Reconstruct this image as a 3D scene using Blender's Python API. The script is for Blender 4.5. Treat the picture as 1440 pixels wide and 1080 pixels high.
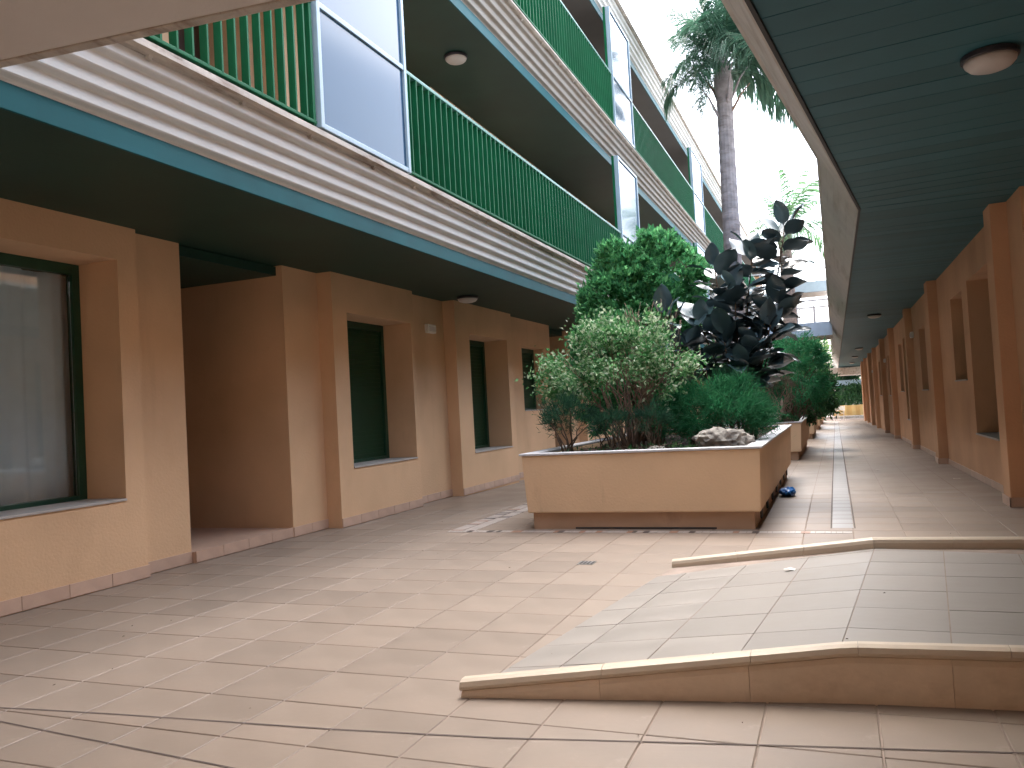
import bpy, bmesh, math, random
import numpy as np
from mathutils import Vector, Matrix
R = math.radians
random.seed(7); rng = np.random.default_rng(11)
for o in list(bpy.data.objects): bpy.data.objects.remove(o)
sc = bpy.context.scene
col = sc.collection

# ------------------------------------------------------------------ camera
CAM_H, F = 1.15, 1150.0                     # eye height (m), focal length in photo pixels (1440 wide)
yv = Vector((1174 - 720, 553 - 540, F)).normalized()             # direction of the passage (world +Y) seen by the camera
p2 = Vector((1174 - 720 - 1000, 553 - 540 + 55, F))
uv = p2.cross(yv).normalized()
if uv.y > 0: uv = -uv
xv = yv.cross(uv)
RW = Matrix((xv, yv, uv))
cx, cy, cz = RW @ Vector((1, 0, 0)), RW @ Vector((0, -1, 0)), RW @ Vector((0, 0, -1))
cam = bpy.data.objects.new('camera', bpy.data.cameras.new('camera'))
cam.data.sensor_width = 36; cam.data.lens = 36 * F / 1440
cam.data.clip_start = 0.05; cam.data.clip_end = 2000
cam.matrix_world = Matrix(((cx.x, cy.x, cz.x, 0), (cx.y, cy.y, cz.y, 0), (cx.z, cy.z, cz.z, CAM_H), (0, 0, 0, 1)))
col.objects.link(cam); sc.camera = cam
def in_view(p, m=60):
    c = RW.transposed() @ (Vector(p) - Vector((0, 0, CAM_H)))
    if c.z < .2: return False
    x, y = 720 + F * c.x / c.z, 540 + F * c.y / c.z
    return -m < x < 1440 + m and -m < y < 1080 + m

# ------------------------------------------------------------------ sky, sun, exposure
SUN_EL, SUN_AZ = 64, -28                     # degrees; azimuth from +Y towards +X
w = bpy.data.worlds.new('World'); sc.world = w; w.use_nodes = True
nt = w.node_tree; bg = nt.nodes['Background']
sky = nt.nodes.new('ShaderNodeTexSky'); sky.sky_type = 'NISHITA'; sky.sun_disc = False
sky.sun_elevation = R(SUN_EL); sky.sun_rotation = R(SUN_AZ); sky.air_density = 1.0; sky.dust_density = 4.0; sky.ozone_density = 1.0
hs = nt.nodes.new('ShaderNodeHueSaturation'); hs.inputs['Saturation'].default_value = .6
nt.links.new(sky.outputs[0], hs.inputs['Color']); nt.links.new(hs.outputs[0], bg.inputs[0])
bg.inputs[1].default_value = .15
sl = bpy.data.lights.new('sun', 'SUN'); sl.energy = 1.2; sl.angle = R(110); sl.color = (1, .98, .95)
so = bpy.data.objects.new('sun', sl); col.objects.link(so)
sd = Vector((math.sin(R(SUN_AZ)) * math.cos(R(SUN_EL)), math.cos(R(SUN_AZ)) * math.cos(R(SUN_EL)), math.sin(R(SUN_EL))))
so.rotation_euler = sd.to_track_quat('Z', 'Y').to_euler(); so.location = (0, 0, 40)
vs = sc.view_settings; vs.view_transform = 'Standard'; vs.look = 'None'; vs.gamma = 1; vs.use_curve_mapping = False
vs.exposure = 2.8
sc.cycles.max_bounces = 10; sc.cycles.diffuse_bounces = 6; sc.cycles.glossy_bounces = 4; sc.cycles.transparent_max_bounces = 12
sc.cycles.sample_clamp_indirect = 8; sc.cycles.use_denoising = True

# ------------------------------------------------------------------ materials
MATS = {}
def mat(name, base, rough=.6, var=.08, scale=3., bump=0., bscale=60., spec=.5, rnd=0., stain=None, island=None, metal=0., coat=0., detail=6., trans=0., roughvar=0., streak=None):
    m = bpy.data.materials.new(name); m.use_nodes = True; MATS[name] = m
    n = m.node_tree; b = n.nodes['Principled BSDF']; N = n.nodes.new; L = n.links.new
    b.inputs['Roughness'].default_value = rough; b.inputs['Specular IOR Level'].default_value = spec
    b.inputs['Metallic'].default_value = metal; b.inputs['Coat Weight'].default_value = coat
    tc = N('ShaderNodeTexCoord')
    nz = N('ShaderNodeTexNoise'); nz.inputs['Scale'].default_value = scale; nz.inputs['Detail'].default_value = detail
    L(tc.outputs['Object'], nz.inputs['Vector'])
    mp = N('ShaderNodeMapRange'); mp.inputs['From Min'].default_value = .3; mp.inputs['From Max'].default_value = .7
    mp.inputs['To Min'].default_value = 1 - var; mp.inputs['To Max'].default_value = 1 + var
    L(nz.outputs['Fac'], mp.inputs['Value'])
    hv = N('ShaderNodeHueSaturation'); L(mp.outputs[0], hv.inputs['Value'])
    if island:                                   # one colour of the list for each leaf / piece
        g = N('ShaderNodeNewGeometry'); cr = N('ShaderNodeValToRGB'); cr.color_ramp.interpolation = 'LINEAR'
        e = cr.color_ramp.elements
        while len(e) < len(island): e.new(.5)
        for i, c in enumerate(island): e[i].position = i / (len(island) - 1); e[i].color = (*c, 1)
        L(g.outputs['Random Per Island'], cr.inputs[0]); L(cr.outputs[0], hv.inputs['Color'])
    else: hv.inputs['Color'].default_value = (*base, 1)
    out = hv.outputs[0]
    if rnd:
        oi = N('ShaderNodeObjectInfo'); m2 = N('ShaderNodeMapRange'); m2.inputs['To Min'].default_value = 1 - rnd; m2.inputs['To Max'].default_value = 1 + rnd
        L(oi.outputs['Random'], m2.inputs['Value']); h2 = N('ShaderNodeHueSaturation'); L(m2.outputs[0], h2.inputs['Value']); L(out, h2.inputs['Color']); out = h2.outputs[0]
    for st in (stain, streak):                   # (colour, scale xyz, threshold, amount)
        if not st: continue
        c, s3, th, am = st
        mpn = N('ShaderNodeMapping'); mpn.inputs['Scale'].default_value = s3; L(tc.outputs['Object'], mpn.inputs[0])
        n2 = N('ShaderNodeTexNoise'); n2.inputs['Scale'].default_value = 1; n2.inputs['Detail'].default_value = 8; n2.inputs['Roughness'].default_value = .65; L(mpn.outputs[0], n2.inputs[0])
        m3 = N('ShaderNodeMapRange'); m3.inputs['From Min'].default_value = th; m3.inputs['From Max'].default_value = th + .18; m3.inputs['To Max'].default_value = am
        L(n2.outputs['Fac'], m3.inputs['Value'])
        mx = N('ShaderNodeMix'); mx.data_type = 'RGBA'; L(m3.outputs[0], mx.inputs[0]); L(out, mx.inputs[6]); mx.inputs[7].default_value = (*c, 1); out = mx.outputs[2]
    L(out, b.inputs['Base Color'])
    if roughvar:
        m4 = N('ShaderNodeMapRange'); m4.inputs['From Min'].default_value = .3; m4.inputs['From Max'].default_value = .7
        m4.inputs['To Min'].default_value = rough - roughvar; m4.inputs['To Max'].default_value = rough + roughvar
        L(nz.outputs['Fac'], m4.inputs['Value']); L(m4.outputs[0], b.inputs['Roughness'])
    if bump:
        n3 = N('ShaderNodeTexNoise'); n3.inputs['Scale'].default_value = bscale; n3.inputs['Detail'].default_value = 4; L(tc.outputs['Object'], n3.inputs[0])
        bp = N('ShaderNodeBump'); bp.inputs['Strength'].default_value = bump; bp.inputs['Distance'].default_value = .01
        L(n3.outputs['Fac'], bp.inputs['Height']); L(bp.outputs[0], b.inputs['Normal'])
    if trans:                                    # thin leaf that lets some light through
        t = N('ShaderNodeBsdfTranslucent'); L(out, t.inputs[0]); ms = N('ShaderNodeMixShader'); ms.inputs[0].default_value = trans
        o = n.nodes['Material Output']; L(b.outputs[0], ms.inputs[1]); L(t.outputs[0], ms.inputs[2]); L(ms.outputs[0], o.inputs[0])
    return m
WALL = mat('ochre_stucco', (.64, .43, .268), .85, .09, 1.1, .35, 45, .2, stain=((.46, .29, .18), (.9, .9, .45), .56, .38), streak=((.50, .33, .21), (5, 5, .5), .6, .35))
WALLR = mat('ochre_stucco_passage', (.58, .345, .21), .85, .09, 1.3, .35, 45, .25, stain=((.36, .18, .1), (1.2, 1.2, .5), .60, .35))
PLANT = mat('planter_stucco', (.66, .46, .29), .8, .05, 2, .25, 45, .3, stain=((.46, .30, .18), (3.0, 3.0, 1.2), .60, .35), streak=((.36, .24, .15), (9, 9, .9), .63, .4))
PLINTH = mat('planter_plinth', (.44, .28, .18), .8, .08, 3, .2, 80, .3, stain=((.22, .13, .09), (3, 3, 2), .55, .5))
COPING = mat('coping_grey', (.50, .50, .52), .5, .12, 6, .1, 60)
SOFFIT = mat('soffit_green', (.010, .042, .030), .55, .15, 2, .05, 40, .4)
SOFFITR = mat('slat_green', (.038, .128, .158), .5, .10, 2, .05, 30, .2, rnd=.12)
SOFFIT2 = mat('soffit_grey', (.055, .058, .06), .6, .1, 2)
BLUE = mat('band_blue', (.003, .098, .118), .5, .12, 2.5, .03, 40, .2, stain=((.012, .125, .165), (.6, .6, 9), .55, .5))
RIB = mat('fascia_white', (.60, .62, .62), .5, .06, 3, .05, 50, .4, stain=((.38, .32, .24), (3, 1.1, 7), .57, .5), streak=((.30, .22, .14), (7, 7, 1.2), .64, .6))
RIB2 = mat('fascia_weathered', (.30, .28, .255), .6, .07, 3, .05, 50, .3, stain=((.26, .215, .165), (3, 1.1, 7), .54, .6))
RIBR = mat('fascia_plaster', (.54, .53, .51), .7, .07, 3, .1, 50, .3, stain=((.24, .21, .18), (6, .5, 6), .55, .6))
LEDGE = mat('ledge_stone', (.44, .41, .37), .75, .16, 5, .3, 50, .3, stain=((.20, .15, .12), (9, 2.6, 9), .50, .8), streak=((.07, .055, .05), (14, 5, 14), .60, .85))
CONC = mat('painted_concrete', (.60, .575, .55), .8, .05, 2, .15, 60, .3)
DARK = mat('dark_edge', (.03, .03, .032), .6, .2, 8)
GREEN = mat('railing_green', (.004, .108, .044), .55, .12, 5, .05, 60, .15, rnd=.08)
RAILTOP = mat('rail_top', (.06, .22, .18), .4, .1, 5)
ALU = mat('screen_frame', (.30, .42, .50), .4, .06, 5)
GFRAME = mat('window_green', (.010, .055, .030), .4, .12, 6)
SHUT = mat('shutter_green', (.008, .045, .018), .55, .12, 4, .05, 30, .4)
SILL = mat('sill_stone', (.40, .38, .36), .6, .1, 8)
LAMPW = mat('lamp_diffuser', (.52, .50, .49), .35, .05, 6)
LAMPD = mat('lamp_ring', (.028, .026, .036), .5, .1, 6)
WHITE = mat('white_plastic', (.75, .74, .70), .45, .05, 6)
TILE = mat('floor_tile', (.238, .187, .149), .50, .09, 4, .06, 25, .4, rnd=.09, stain=((.24, .178, .138), (1.6, 1.6, 1.6), .54, .6), roughvar=.05, streak=((.36, .30, .25), (9, 9, 9), .6, .4))
TILEF = mat('floor_tile_field', (.238, .187, .149), .42, .06, 2, .05, 25, .5, stain=((.24, .178, .138), (1.2, 1.2, 1.2), .58, .5), roughvar=.08)
RTILE = mat('ramp_tile', (.240, .216, .194), .50, .08, 4, .05, 25, .5, rnd=.06, stain=((.27, .215, .175), (1.5, 1.5, 1.5), .57, .5), roughvar=.08)
GROUT = mat('grout', (.265, .205, .17), .8, .2, 6, .1, 60)
STRIP = mat('strip_tile', (.27, .25, .24), .38, .08, 5, .05, 25, .5, rnd=.08, roughvar=.06)
SKIRT = mat('skirting_tile', (.50, .345, .265), .45, .08, 6, .05, 40, .5, rnd=.07)
CURB = mat('curb_stone', (.68, .57, .46), .6, .1, 6, .15, 40, .4, stain=((.48, .37, .28), (3, 3, 5), .52, .6))
NOSE = mat('nosing', (.50, .42, .33), .5, .08, 7, .1, 40, .4, rnd=.05, stain=((.36, .29, .22), (4, 4, 4), .55, .6))
JOINT = mat('dark_joint', (.10, .075, .065), .8, .2, 9)
SOIL = mat('soil', (.028, .020, .016), .95, .4, 12, .8, 25, .1)
BARK = mat('palm_bark', (.29, .275, .29), .8, .25, 7, .6, 30, .2, stain=((.14, .12, .11), (3, 3, 14), .52, .7))
BARK2 = mat('palm_bark_rough', (.22, .18, .16), .85, .35, 12, .8, 35, .2)
TWIG = mat('twig', (.10, .07, .05), .85, .3, 12, .3, 40, .2)
DRY = mat('dry_twig', (.23, .16, .125), .85, .3, 12, .3, 40, .2)
THUJA = mat('conifer_leaf', None, .6, .25, 9, island=[(.036, .16, .07), (.068, .26, .10), (.10, .34, .13), (.17, .44, .18)], trans=.45, spec=.3)
FICUS = mat('variegated_leaf', None, .45, .15, 9, island=[(.05, .18, .06), (.075, .24, .08), (.13, .31, .12), (.28, .43, .23), (.60, .67, .50)], trans=.45, spec=.4)
FERN = mat('feathery_leaf', None, .6, .25, 9, island=[(.014, .11, .048), (.028, .17, .070), (.055, .23, .095)], trans=.45, spec=.25)
JUN = mat('juniper_leaf', None, .6, .25, 9, island=[(.014, .055, .034), (.025, .085, .048), (.045, .12, .065)], trans=.45, spec=.25)
BUSH = mat('shrub_leaf', None, .5, .25, 9, island=[(.015, .055, .022), (.03, .095, .035), (.06, .15, .05)], trans=.45, spec=.35)
LIME = mat('light_leaf', None, .5, .25, 9, island=[(.05, .11, .03), (.10, .19, .05), (.19, .28, .09)], trans=.45, spec=.35)
BROWNL = mat('brown_leaf', None, .7, .25, 9, island=[(.10, .08, .06), (.17, .14, .10), (.13, .13, .08)], trans=.2, spec=.2)
RUBBER = mat('rubber_leaf', (.052, .092, .108), .32, .25, 6, .05, 40, .8, rnd=.4, coat=.2)
FROND = mat('palm_leaf', None, .4, .25, 6, island=[(.035, .10, .065), (.065, .155, .10), (.10, .21, .135)], trans=.4, spec=.6)
FROND2 = mat('pale_palm_leaf', None, .4, .25, 6, island=[(.08, .19, .09), (.14, .26, .13), (.22, .34, .18)], trans=.5, spec=.4)
ROCK = mat('rock', (.30, .28, .25), .9, .4, 9, 1.0, 18, .2, stain=((.06, .05, .045), (14, 14, 14), .52, .9))
BAG = mat('blue_plastic', (.012, .13, .42), .3, .2, 9, .3, 20, .5)
PAPER = mat('paper', (.72, .71, .68), .8, .1, 9)
STEEL = mat('steel', (.35, .35, .36), .35, .1, 9, metal=.9)
YWALL = mat('end_wall', (.62, .42, .17), .8, .08, 3, .2, 60)
DOOR = mat('door_brown', (.055, .026, .018), .5, .15, 5)
CURT = mat('curtain', (.74, .89, .97), .9, .06, 4, .1, 120, .1)
ROOM = mat('room', (.12, .11, .10), .9, .1, 3)
GROUND = mat('ground', (.28, .24, .20), .9, .15, .5)
MOS = [mat('mosaic_pale', (.40, .35, .32), .4, .1, 9), mat('mosaic_dark', (.06, .05, .05), .4, .1, 9), mat('mosaic_terracotta', (.33, .18, .12), .5, .1, 9)]
def glass(name, tint, amount):
    m = bpy.data.materials.new(name); m.use_nodes = True; n = m.node_tree; N = n.nodes.new; L = n.links.new
    n.nodes.remove(n.nodes['Principled BSDF'])
    t = N('ShaderNodeBsdfTransparent'); t.inputs[0].default_value = (*tint, 1); g = N('ShaderNodeBsdfGlossy'); g.inputs['Roughness'].default_value = .03
    f = N('ShaderNodeFresnel'); f.inputs[0].default_value = 1.5; mt = N('ShaderNodeMath'); mt.operation = 'MULTIPLY'; mt.inputs[1].default_value = amount; L(f.outputs[0], mt.inputs[0])
    x = N('ShaderNodeMixShader'); L(mt.outputs[0], x.inputs[0]); L(t.outputs[0], x.inputs[1]); L(g.outputs[0], x.inputs[2]); L(x.outputs[0], n.nodes['Material Output'].inputs[0])
    return m
GLASS = glass('window_glass', (.93, .95, .96), .8)
SCREEN = mat('frosted_glass', (.020, .070, .14), .10, .03, 1.2, 0, spec=.45)

# ------------------------------------------------------------------ mesh helpers
def tag(o, label=None, cat=None, group=None, kind=None):
    if label: o['label'] = label
    if cat: o['category'] = cat
    if group: o['group'] = group
    if kind: o['kind'] = kind
    return o
def empty(name, loc, label=None, cat=None, group=None, kind=None, rz=0):
    o = bpy.data.objects.new(name, None); o.location = loc; o.rotation_euler.z = rz; o.empty_display_size = .2
    col.objects.link(o); return tag(o, label, cat, group, kind)
def wloc(p):
    v = Vector((0, 0, 0))
    while p is not None: v += p.location; p = p.parent
    return v
class MB:
    def __init__(s): s.v = []; s.f = []
    def quad(s, a, b, c, d): i = len(s.v); s.v += [a, b, c, d]; s.f.append((i, i+1, i+2, i+3)); return s
    def poly(s, pts): i = len(s.v); s.v += pts; s.f.append(tuple(range(i, i+len(pts)))); return s
    def box(s, x0, x1, y0, y1, z0, z1):
        i = len(s.v)
        s.v += [(x0,y0,z0),(x1,y0,z0),(x1,y1,z0),(x0,y1,z0),(x0,y0,z1),(x1,y0,z1),(x1,y1,z1),(x0,y1,z1)]
        s.f += [tuple(i+k for k in q) for q in ((0,3,2,1),(4,5,6,7),(0,1,5,4),(1,2,6,5),(2,3,7,6),(3,0,4,7))]; return s
    def hexa(s, lo, hi):                       # lo, hi: 4 points each, same order
        i = len(s.v); s.v += list(lo) + list(hi)
        s.f += [tuple(i+k for k in q) for q in ((0,3,2,1),(4,5,6,7),(0,1,5,4),(1,2,6,5),(2,3,7,6),(3,0,4,7))]; return s
    def sweep(s, prof, path, closed=False, caps=False):
        i = len(s.v); m = len(prof)
        for (px, py) in path:
            for (o, z) in prof: s.v.append((px + o, py, z))
        for k in range(len(path) - 1):
            for j in range(m if closed else m - 1):
                a = i + k*m + j; b = i + k*m + (j+1) % m; s.f.append((a, b, b + m, a + m))
        if caps:
            s.f.append(tuple(i + j for j in range(m))); s.f.append(tuple(i + (len(path)-1)*m + j for j in reversed(range(m))))
        return s
    def tube(s, pts, rad, n=6, cap=True):
        i = len(s.v); pts = [Vector(p) for p in pts]; K = len(pts)
        if not hasattr(rad, '__len__'): rad = [rad]*K
        a = Vector((1, .13, .07))
        for k, p in enumerate(pts):
            t = (pts[min(k+1, K-1)] - pts[max(k-1, 0)]).normalized()
            u = (a - t * a.dot(t)).normalized() if abs(a.dot(t)) < .95 else t.orthogonal().normalized(); v = t.cross(u)
            for j in range(n):
                th = 2*math.pi*j/n; q = p + (u*math.cos(th) + v*math.sin(th))*rad[k]; s.v.append(tuple(q))
        for k in range(K-1):
            for j in range(n):
                b = i + k*n + j; c = i + k*n + (j+1) % n; s.f.append((b, c, c+n, b+n))
        if cap: s.f.append(tuple(i + j for j in reversed(range(n)))); s.f.append(tuple(i + (K-1)*n + j for j in range(n)))
        return s
    def lathe(s, prof, c, n=20):               # prof: (r, z)
        i = len(s.v); m = len(prof)
        for (r, z) in prof:
            for j in range(n): th = 2*math.pi*j/n; s.v.append((c[0] + r*math.cos(th), c[1] + r*math.sin(th), c[2] + z))
        for k in range(m-1):
            for j in range(n): a = i+k*n+j; b = i+k*n+(j+1) % n; s.f.append((a, b, b+n, a+n))
        s.f.append(tuple(i + j for j in reversed(range(n)))); s.f.append(tuple(i+(m-1)*n+j for j in range(n)))
        return s
    def build(s, name, m, parent=None, smooth=False, bevel=0, label=None, kind=None, at=None):
        me = bpy.data.meshes.new(name); org = wloc(parent) if parent else Vector((0, 0, 0))
        off = Vector(at) - org if at is not None else Vector((0, 0, 0)); tot = org + off
        me.from_pydata([(v[0]-tot.x, v[1]-tot.y, v[2]-tot.z) for v in s.v], [], s.f)
        if bevel:
            bm = bmesh.new(); bm.from_mesh(me); bmesh.ops.remove_doubles(bm, verts=bm.verts, dist=1e-5)
            bmesh.ops.recalc_face_normals(bm, faces=bm.faces)
            ed = [e for e in bm.edges if len(e.link_faces) == 2 and e.calc_face_angle(0) > .5]
            bmesh.ops.bevel(bm, geom=ed, offset=bevel, segments=2, affect='EDGES', profile=.6); bm.to_mesh(me); bm.free()
        for x in (m if isinstance(m, (list, tuple)) else [m]): me.materials.append(x)
        if smooth: me.polygons.foreach_set('use_smooth', [True]*len(me.polygons))
        me.update()
        o = bpy.data.objects.new(name, me); o.location = off; o.parent = parent; col.objects.link(o)
        return tag(o, label, kind=kind)
def inst(src, name, parent, loc, rot=None, scale=None):
    o = bpy.data.objects.new(name, src); o.location = loc; o.parent = parent
    if rot is not None: o.rotation_euler = rot
    if scale is not None: o.scale = scale
    col.objects.link(o); return o
def npmesh(name, V, Fc, m, parent=None, smooth=False, at=None, kind=None):
    org = np.array(wloc(parent)) if parent else np.zeros(3)
    me = bpy.data.meshes.new(name); me.from_pydata((np.asarray(V) - org).tolist(), [], Fc.tolist() if hasattr(Fc, 'tolist') else Fc); me.materials.append(m)
    if smooth: me.polygons.foreach_set('use_smooth', [True]*len(me.polygons))
    o = bpy.data.objects.new(name, me); o.parent = parent; col.objects.link(o); return tag(o, kind=kind)
def nrm(a): return a / np.maximum(np.linalg.norm(a, axis=-1, keepdims=True), 1e-9)
def leafmesh(P, D, L, W, up=None, fold=.25):
    """kite-shaped leaves: points P, directions D, length L, width W (arrays)"""
    n = len(P); D = nrm(D); r = nrm(rng.normal(size=(n, 3))) if up is None else up
    S = nrm(np.cross(D, r)); Nn = np.cross(S, D)
    L = np.broadcast_to(L, n)[:, None]; W = np.broadcast_to(W, n)[:, None]
    mid = P + D*L*.45 + Nn*W*fold
    V = np.stack([P, mid + S*W*.5, P + D*L, mid - S*W*.5], 1).reshape(-1, 3)
    b = np.arange(n)*4
    Fc = np.concatenate([np.stack([b, b+1, b+2], 1), np.stack([b, b+2, b+3], 1)])
    return V, Fc

def zf(y): return 0.0 if y < 10 else -.0125*(y - 10)      # the passage floor falls gently away

# ================================================================== THE GROUND
g = MB().quad((-400, -400, -2.2), (400, -400, -2.2), (400, 600, -2.2), (-400, 600, -2.2)).build('ground', GROUND, kind='structure')

# floor: grout bed, single tiles near, joined field further off
T = .38; GX0 = .07; GY0 = 4.35; G = .0055
ys = [-6, 2, 10, 20, 30, 40, 50, 60, 75]
fb = MB()
for a, b in zip(ys[:-1], ys[1:]): fb.quad((-6.8, a, zf(a)-.004), (2.2, a, zf(a)-.004), (2.2, b, zf(b)-.004), (-6.8, b, zf(b)-.004))
floor = fb.build('floor', GROUT, kind='structure')
PL = [(7.38, 12.6), (16.45, 21.9), (26.6, 32.0), (36.5, 41.9), (46.2, 51.6)]; PX0, PX1 = -2.85, -.63
RL_ = lambda y: -1.49 + (y - 3.03)*.135                  # left edge of the ramp
def fr(x): return 3.03 + (min(x, 0) + 1.49)*.18 if x < 0 else 3.30 + x*.09     # front edge
def rr(x): return 5.73 - (x + 1.13)*.19 if x < .16 else 5.485 + (x - .16)*.06   # rear edge
def hidden(x0, x1, y0, y1):
    for a, b in PL:
        if x0 > PX0+.03 and x1 < PX1-.12 and y0 > a+.03 and y1 < b-.03: return True
    return x0 > RL_(y0)+.1 and y0 > fr((x0+x1)/2)+.05 and y1 < rr((x0+x1)/2)-.1
def tile_mesh(name, lx, ly, m, c=.0025, h=.006):
    x, y = lx/2, ly/2; b = MB()
    lo = [(-x,-y,-h),(x,-y,-h),(x,y,-h),(-x,y,-h)]; mi = [(-x,-y,-c),(x,-y,-c),(x,y,-c),(-x,y,-c)]; k = c*1.2
    hi = [(-x+k,-y+k,0),(x-k,-y+k,0),(x-k,y-k,0),(-x+k,y-k,0)]
    v = lo+mi+hi; f = [(8,9,10,11)]
    for j in range(4): f += [(j,(j+1)%4,4+(j+1)%4,4+j),(4+j,4+(j+1)%4,8+(j+1)%4,8+j)]
    me = bpy.data.meshes.new(name); me.from_pydata(v, [], f); me.materials.append(m); return me
tm = tile_mesh('tile', T-G, T-G, TILE)
cells = []
for i in range(-19, 6):
    for j in range(-28, 130):
        x0 = GX0 + i*T; y0 = GY0 + j*T
        if x0 < -5.6 or x0 > 1.75 or y0 < -4: continue
        if y0 + T > 7.5 and x0 < .08 and x0 + T > -.12: pass
        if hidden(x0, x0+T, y0, y0+T): continue
        c = (x0+T/2, y0+T/2, zf(y0+T/2))
        cells.append((math.hypot(c[0], c[1]) if in_view(c, 120) and c[1] > 1.5 else 1e3 + c[1], c))
cells.sort(key=lambda t: t[0])
fv, ff = [], []
for k, (d, c) in enumerate(cells):
    dz = random.uniform(-.0007, .0007)
    if k < 296 and d < 900:
        inst(tm, 'tile', floor, (c[0], c[1], c[2]+dz), (random.uniform(-.0012, .0012), random.uniform(-.0012, .0012), random.uniform(-.002, .002)))
    else:
        x, y = c[0], c[1]; h = T/2-G/2; i = len(fv)
        if abs(x + .01) < .28 and y > 7.6:                # room for the narrow strip
            x0, x1 = x-h, x+h
            if x0 < -.105 < x1: x1 = -.108
            elif x0 < .085 < x1: x0 = .088
            else: continue
        else: x0, x1 = x-h, x+h
        fv += [(x0, y-h, zf(y-h)+dz), (x1, y-h, zf(y-h)+dz), (x1, y+h, zf(y+h)+dz), (x0, y+h, zf(y+h)+dz)]; ff.append((i, i+1, i+2, i+3))
b = MB(); b.v = fv; b.f = ff; b.build('tile_field', TILEF, floor, kind='stuff')
# narrow strip of small tiles beside the planters
ribb = MB()
for a, c in ((7.5, 10), (10, 52)): ribb.quad((-.107, a, zf(a)-.002), (.087, a, zf(a)-.002), (.087, c, zf(c)-.002), (-.107, c, zf(c)-.002))
ribb.build('strip_bed', JOINT, floor)
sm = tile_mesh('strip_tile', .170, .250, STRIP)
y = 7.52; k = 0; b = MB()
while y < 52:
    if y < 16: inst(sm, 'strip_tile', floor, (-.01, y+.131, zf(y+.131)+.0012))
    else: b.quad((-.096, y, zf(y)+.001), (.076, y, zf(y)+.001), (.076, y+.245, zf(y+.245)+.001), (-.096, y+.245, zf(y+.245)+.001))
    y += .272
b.build('strip_tile_field', STRIP, floor, kind='stuff')
b = MB()
for x0 in (-.107, .080): 
    for a, c in ((7.5, 10), (10, 24)): b.quad((x0, a, zf(a)+.0016), (x0+.012, a, zf(a)+.0016), (x0+.012, c, zf(c)+.0016), (x0, c, zf(c)+.0016))
b.build('strip_joint', JOINT, floor)
# mosaic border round the first planter
mb = [MB(), MB(), MB()]
def mos(x0, x1, y0, y1, k):
    z = zf((y0+y1)/2); mb[k].box(x0, x1, y0, y1, z-.003, z+.0025)
x = -3.62
while x < .06:
    wd = random.uniform(.035, .075); k = random.choices((0, 1, 2), (.74, .12, .14))[0]; mos(x, x+wd-.006, 7.24, 7.33, k); x += wd
y = 7.34
while y < 13:
    wd = random.uniform(.03, .07); k = random.choices((0, 1, 2), (.80, .10, .10))[0]; mos(-3.62, -3.50, y, y+wd-.006, k)
    k = random.choices((0, 1, 2), (.85, .06, .09))[0]; mos(-3.48, -3.36, y, y+wd-.006, k); y += wd
for k, n in enumerate(('pale', 'dark', 'terracotta')): mb[k].build('mosaic_border', MOS[k], floor, kind='stuff', label=n + ' chips of the mosaic border')
# cut joints that run across the floor in front of the ramp
def ribbon(pts, wd, z, name, m, parent=None, kind=None):
    b = MB()
    for (a, c) in zip(pts[:-1], pts[1:]): b.quad((a[0], a[1]-wd/2, z), (c[0], c[1]-wd/2, z), (c[0], c[1]+wd/2, z), (a[0], a[1]+wd/2, z))
    return b.build(name, m, parent, kind=kind)
ribbon([(-5.0, 2.34), (-3.41, 2.47), (-2.82, 2.53), (-1.79, 2.61), (-1.18, 2.68), (-.44, 2.81), (.47, 2.96), (1.6, 3.1)], .009, .0022, 'cut_joint', JOINT, floor)
ribbon([(-4.4, 2.46), (-3.25, 2.35), (-1.96, 2.23), (-1, 2.14)], .007, .0022, 'cut_joint', JOINT, floor)

# ================================================================== THE RAMP
ramp = empty('ramp', (.4, 4.4, 0), 'low tiled ramp with rounded beige kerbs rising to the right', 'ramp')
def bx(y): return -.04 + (y-3.34)*.096
LF, LR = (-1.482, fr(-1.482)+.02), (-1.125, rr(-1.125)-.005); BF, BR = (bx(3.33), fr(bx(3.33))+.02), (bx(5.47), rr(bx(5.47))-.005); RF_, RR_ = (2.3, fr(2.3)+.02), (2.3, rr(2.3)-.005)
def rz(x, y):
    t_ = (y-LF[1])/(LR[1]-LF[1]); a = LF[0]+(LR[0]-LF[0])*t_; c = bx(y)
    return .003 + .187*min(1, max(0, (x-a)/(c-a)))
core = MB()
for q in ([LF, BF, BR, LR], [BF, RF_, RR_, BR]): core.hexa([(x, y, -.02) for x, y in q], [(x, y, rz(x, y)-.004) for x, y in q])
core.build('bed', GROUT, ramp)
def clip(poly, a, c):                      # keep the left side of the line a -> c
    out = []; sd = lambda p: (c[0]-a[0])*(p[1]-a[1]) - (c[1]-a[1])*(p[0]-a[0])
    for k in range(len(poly)):
        p, q = poly[k], poly[(k+1) % len(poly)]; sp, sq = sd(p), sd(q)
        if sp >= 0: out.append(p)
        if sp*sq < 0: u = sp/(sp-sq); out.append((p[0]+(q[0]-p[0])*u, p[1]+(q[1]-p[1])*u))
    return out
o5 = lambda p: (p[0], p[1]+.045)
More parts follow.
